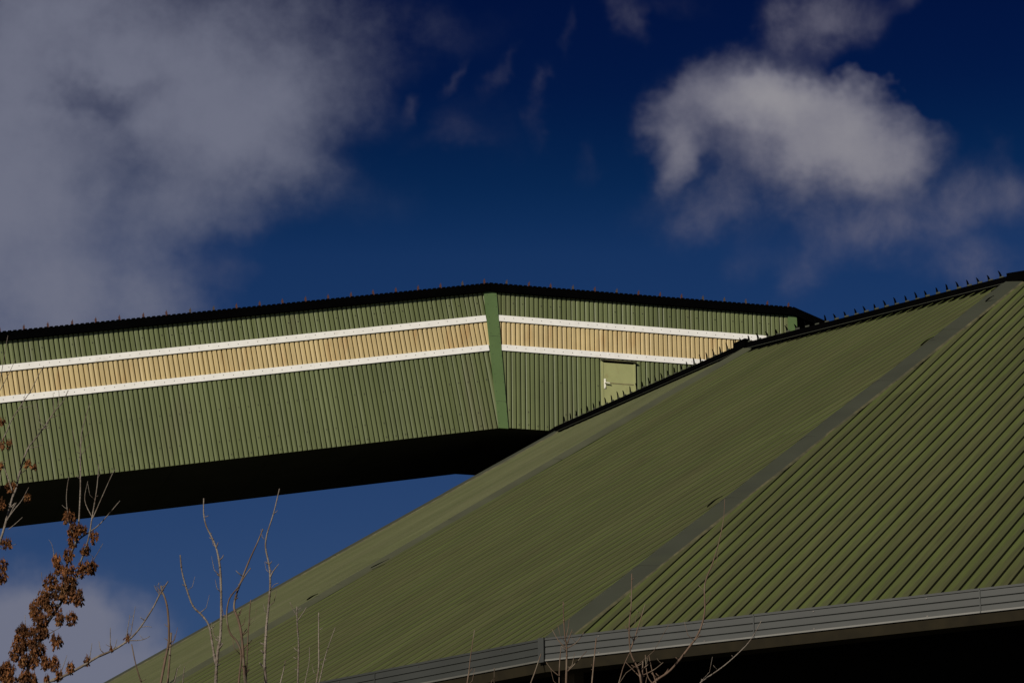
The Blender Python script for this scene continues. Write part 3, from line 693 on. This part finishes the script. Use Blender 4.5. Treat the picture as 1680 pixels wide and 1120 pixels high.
def sap(name_label, D_, bx, stems, mt=M_bark): return tree('bare_sapling', name_label, 'sapling', D_, bx, stems, 'bare saplings in front of the hall', mt)
sap('bare brown sapling with two crossing stems just right of the seed tree side branch', 26.0, 262, [
    (z3((80, 1135), (110, 980), (130, 870), (125, 720), (110, 640), (90, 590), (85, 560)), 4.2, 2.0, 1, 5),
    (z3((122, 1130), (135, 960), (143, 830)), 3.4, 2.6, 1, 3), (z3((92, 610), (75, 590), (60, 565)), 1.6, .8, 0, 1),
    (z3((130, 800), (115, 790), (105, 780)), 1.2, .6, 0, 0), (z3((128, 880), (115, 868), (104, 862)), 1.4, .7, 0, 0)], M_bark2)
sap('thin single bare twig low down left of the crossing brown stems', 26.5, 235, [([(233, 1128), (231, 1117), (223, 1090), (216, 1056)], 2.4, 1.6, 1, 1)], M_bark2)
sap('tall bare sapling forking into a curved left shoot and a taller knobbly shoot', 27.0, 352, [
    (z3((398, 1135), (405, 1000), (412, 930), (425, 860), (430, 750), (430, 600), (425, 480), (415, 400), (400, 340), (375, 280), (345, 220), (330, 150), (330, 60)), 5.2, 1.6, 1, 9),
    (z3((398, 1010), (380, 900), (360, 790), (320, 730), (270, 680), (235, 590), (205, 480), (195, 385)), 3.4, 1.8, 0, 4),
    (z3((400, 345), (408, 328), (413, 312)), 2.0, 1.0, 0, 0), (z3((422, 415), (436, 400), (444, 384)), 2.0, 1.0, 0, 0)])
sap('bare sapling with stems curving apart and crossing before one long straight tip', 26.0, 400, [
    (z3((572, 1135), (560, 1000), (548, 850), (530, 760), (505, 690), (515, 620), (545, 535), (590, 420), (640, 310), (670, 235)), 5.0, 1.6, 1, 7),
    (z3((530, 1130), (545, 960), (520, 880), (480, 830), (462, 740), (470, 660), (490, 615), (530, 565), (570, 500), (600, 460)), 3.4, 1.4, 1, 4),
    (z3((575, 1080), (582, 900), (590, 760), (600, 640)), 2.4, 1.2, 1, 5), (z3((550, 840), (568, 820), (580, 805)), 1.6, .8, 0, 0), (z3((560, 920), (585, 895), (608, 872)), 2.0, .9, 0, 0), (z3((525, 730), (538, 712), (548, 695)), 1.6, .8, 0, 0)], M_bark2)
sap('tallest bare sapling, one long wavy stem reaching the underside of the gallery', 28.0, 435, [
    (z3((688, 1135), (680, 1000), (690, 800), (705, 650), (712, 540), (705, 440), (685, 340), (695, 260), (730, 150), (765, 5)), 4.8, 1.5, 1, 8),
    (z3((712, 515), (725, 485), (742, 460), (762, 435)), 2.4, .8, 0, 1), (z3((710, 590), (735, 555), (762, 545)), 1.2, .6, 0, 0)])
sap('short straight bare sapling with a small three way fork at its tip', 27.0, 490, [
    (z3((870, 1130), (875, 900), (868, 800), (865, 680)), 3.2, 1.8, 1, 4), (z3((866, 735), (845, 700), (825, 655)), 1.4, .7, 0, 0), (z3((870, 760), (895, 725), (920, 685)), 1.8, .9, 0, 0),
    (z3((909, 1130), (935, 1000), (937, 915)), 1.6, .8, 1, 1)])
sap('short bare sapling with two stems spreading into a narrow V', 27.5, 521, [
    (z3((975, 1130), (990, 1030), (990, 860), (990, 715)), 3.2, 1.4, 1, 3), (z3((992, 1120), (1030, 960), (1085, 800)), 2.8, 1.0, 1, 3)])
sap('very short bare twig tip low between the wavy stem and the forked sapling', 26.5, 462, [(z3((768, 1128), (785, 1060), (800, 990)), 2.4, 1.2, 1, 1)])
sap('two very short bare twig tips low beside the crossing brown stems', 27.5, 292, [(z3((158, 1130), (170, 1080), (180, 1035)), 2.0, 1.0, 1, 1), (z3((208, 1130), (214, 1070), (220, 1025)), 2.0, 1.0, 1, 1)])
sap('thin reddish bare shoot standing before the gutter left of its corner', 25.0, 768, [(z8((18, 730), (30, 650), (40, 560), (60, 430)), 2.6, 1.0, 1, 2), (z8((165, 730), (165, 690), (165, 630)), 2.2, 1.2, 1, 1), (z8((140, 730), (155, 690)), 1.2, .6, 1, 0)], M_bark2)
sap('short leaning reddish twig just below the gutter corner', 25.5, 868, [(z8((352, 725), (380, 650), (412, 555)), 2.6, 1.2, 1, 1)], M_bark2)
sap('bare sapling with many upward side twigs before the gutter, right of its corner', 24.0, 925, [
    (z8((545, 730), (548, 620), (548, 520), (540, 470), (533, 380), (530, 280)), 4.2, 1.2, 1, 4), (z8((545, 525), (505, 485), (470, 425)), 1.6, .7, 0, 0), (z8((550, 525), (600, 495), (640, 440)), 1.7, .8, 0, 1),
    (z8((550, 650), (600, 600), (655, 540)), 1.8, .8, 0, 1), (z8((508, 725), (510, 620), (518, 520)), 2.6, 1.2, 1, 2), (z8((505, 670), (470, 640), (440, 600)), 1.4, .7, 0, 0), (z8((548, 510), (562, 470), (578, 425)), 1.8, .8, 0, 1), (z8((545, 470), (556, 420), (562, 370)), 1.4, .7, 0, 0)], M_bark2)
sap('single straight bare shoot rising before the grey gutter', 25.0, 971, [(z8((680, 730), (690, 620), (705, 470)), 3.0, 1.4, 1, 3)], M_bark2)
sap('tall reddish bare sapling crossing the gutter with a forked bushy foot', 24.0, 1052, [
    (z8((948, 735), (935, 660), (920, 620), (885, 540), (880, 400), (890, 300), (893, 130)), 4.0, 1.2, 1, 5), (z8((888, 530), (925, 420), (965, 290)), 2.0, .9, 0, 3), (z8((948, 700), (950, 650), (952, 595)), 3.0, 1.6, 0, 2),
    (z8((940, 680), (900, 640), (860, 598)), 1.6, .8, 0, 0), (z8((952, 668), (1010, 640), (1060, 600)), 1.6, .7, 0, 1), (z8((820, 725), (850, 620), (885, 545)), 1.8, 1.2, 1, 1), (z8((1022, 712), (1000, 640), (984, 565)), 1.8, .9, 1, 1), (z8((1005, 715), (975, 665), (965, 560)), 1.8, .9, 0, 1)], M_bark2)
sap('long bare shoot arching up across the gutter and over the roof', 24.5, 1075, [
    (z8((990, 725), (1030, 690), (1100, 640), (1190, 530), (1250, 440), (1280, 330), (1280, 190), (1320, 80), (1345, 0))+[(1180, 887), (1187, 852), (1189, 818)], 4.2, .7, 1, 7), (z8((1225, 485), (1245, 465), (1262, 455)), 1.6, .8, 0, 0)], M_bark2)
sap('faint thin bare twig curving up and right before the gutter', 25.5, 1140, [(z8((1240, 730), (1265, 700), (1380, 620), (1480, 530), (1530, 470), (1580, 380)), 2.6, .9, 1, 3)], M_bark)
sap('faint straight twig tip beside the arching shoot', 26.0, 1080, [(z8((1010, 540), (1050, 470), (1090, 400)), 1.0, .6, 1, 0)], M_bark2)
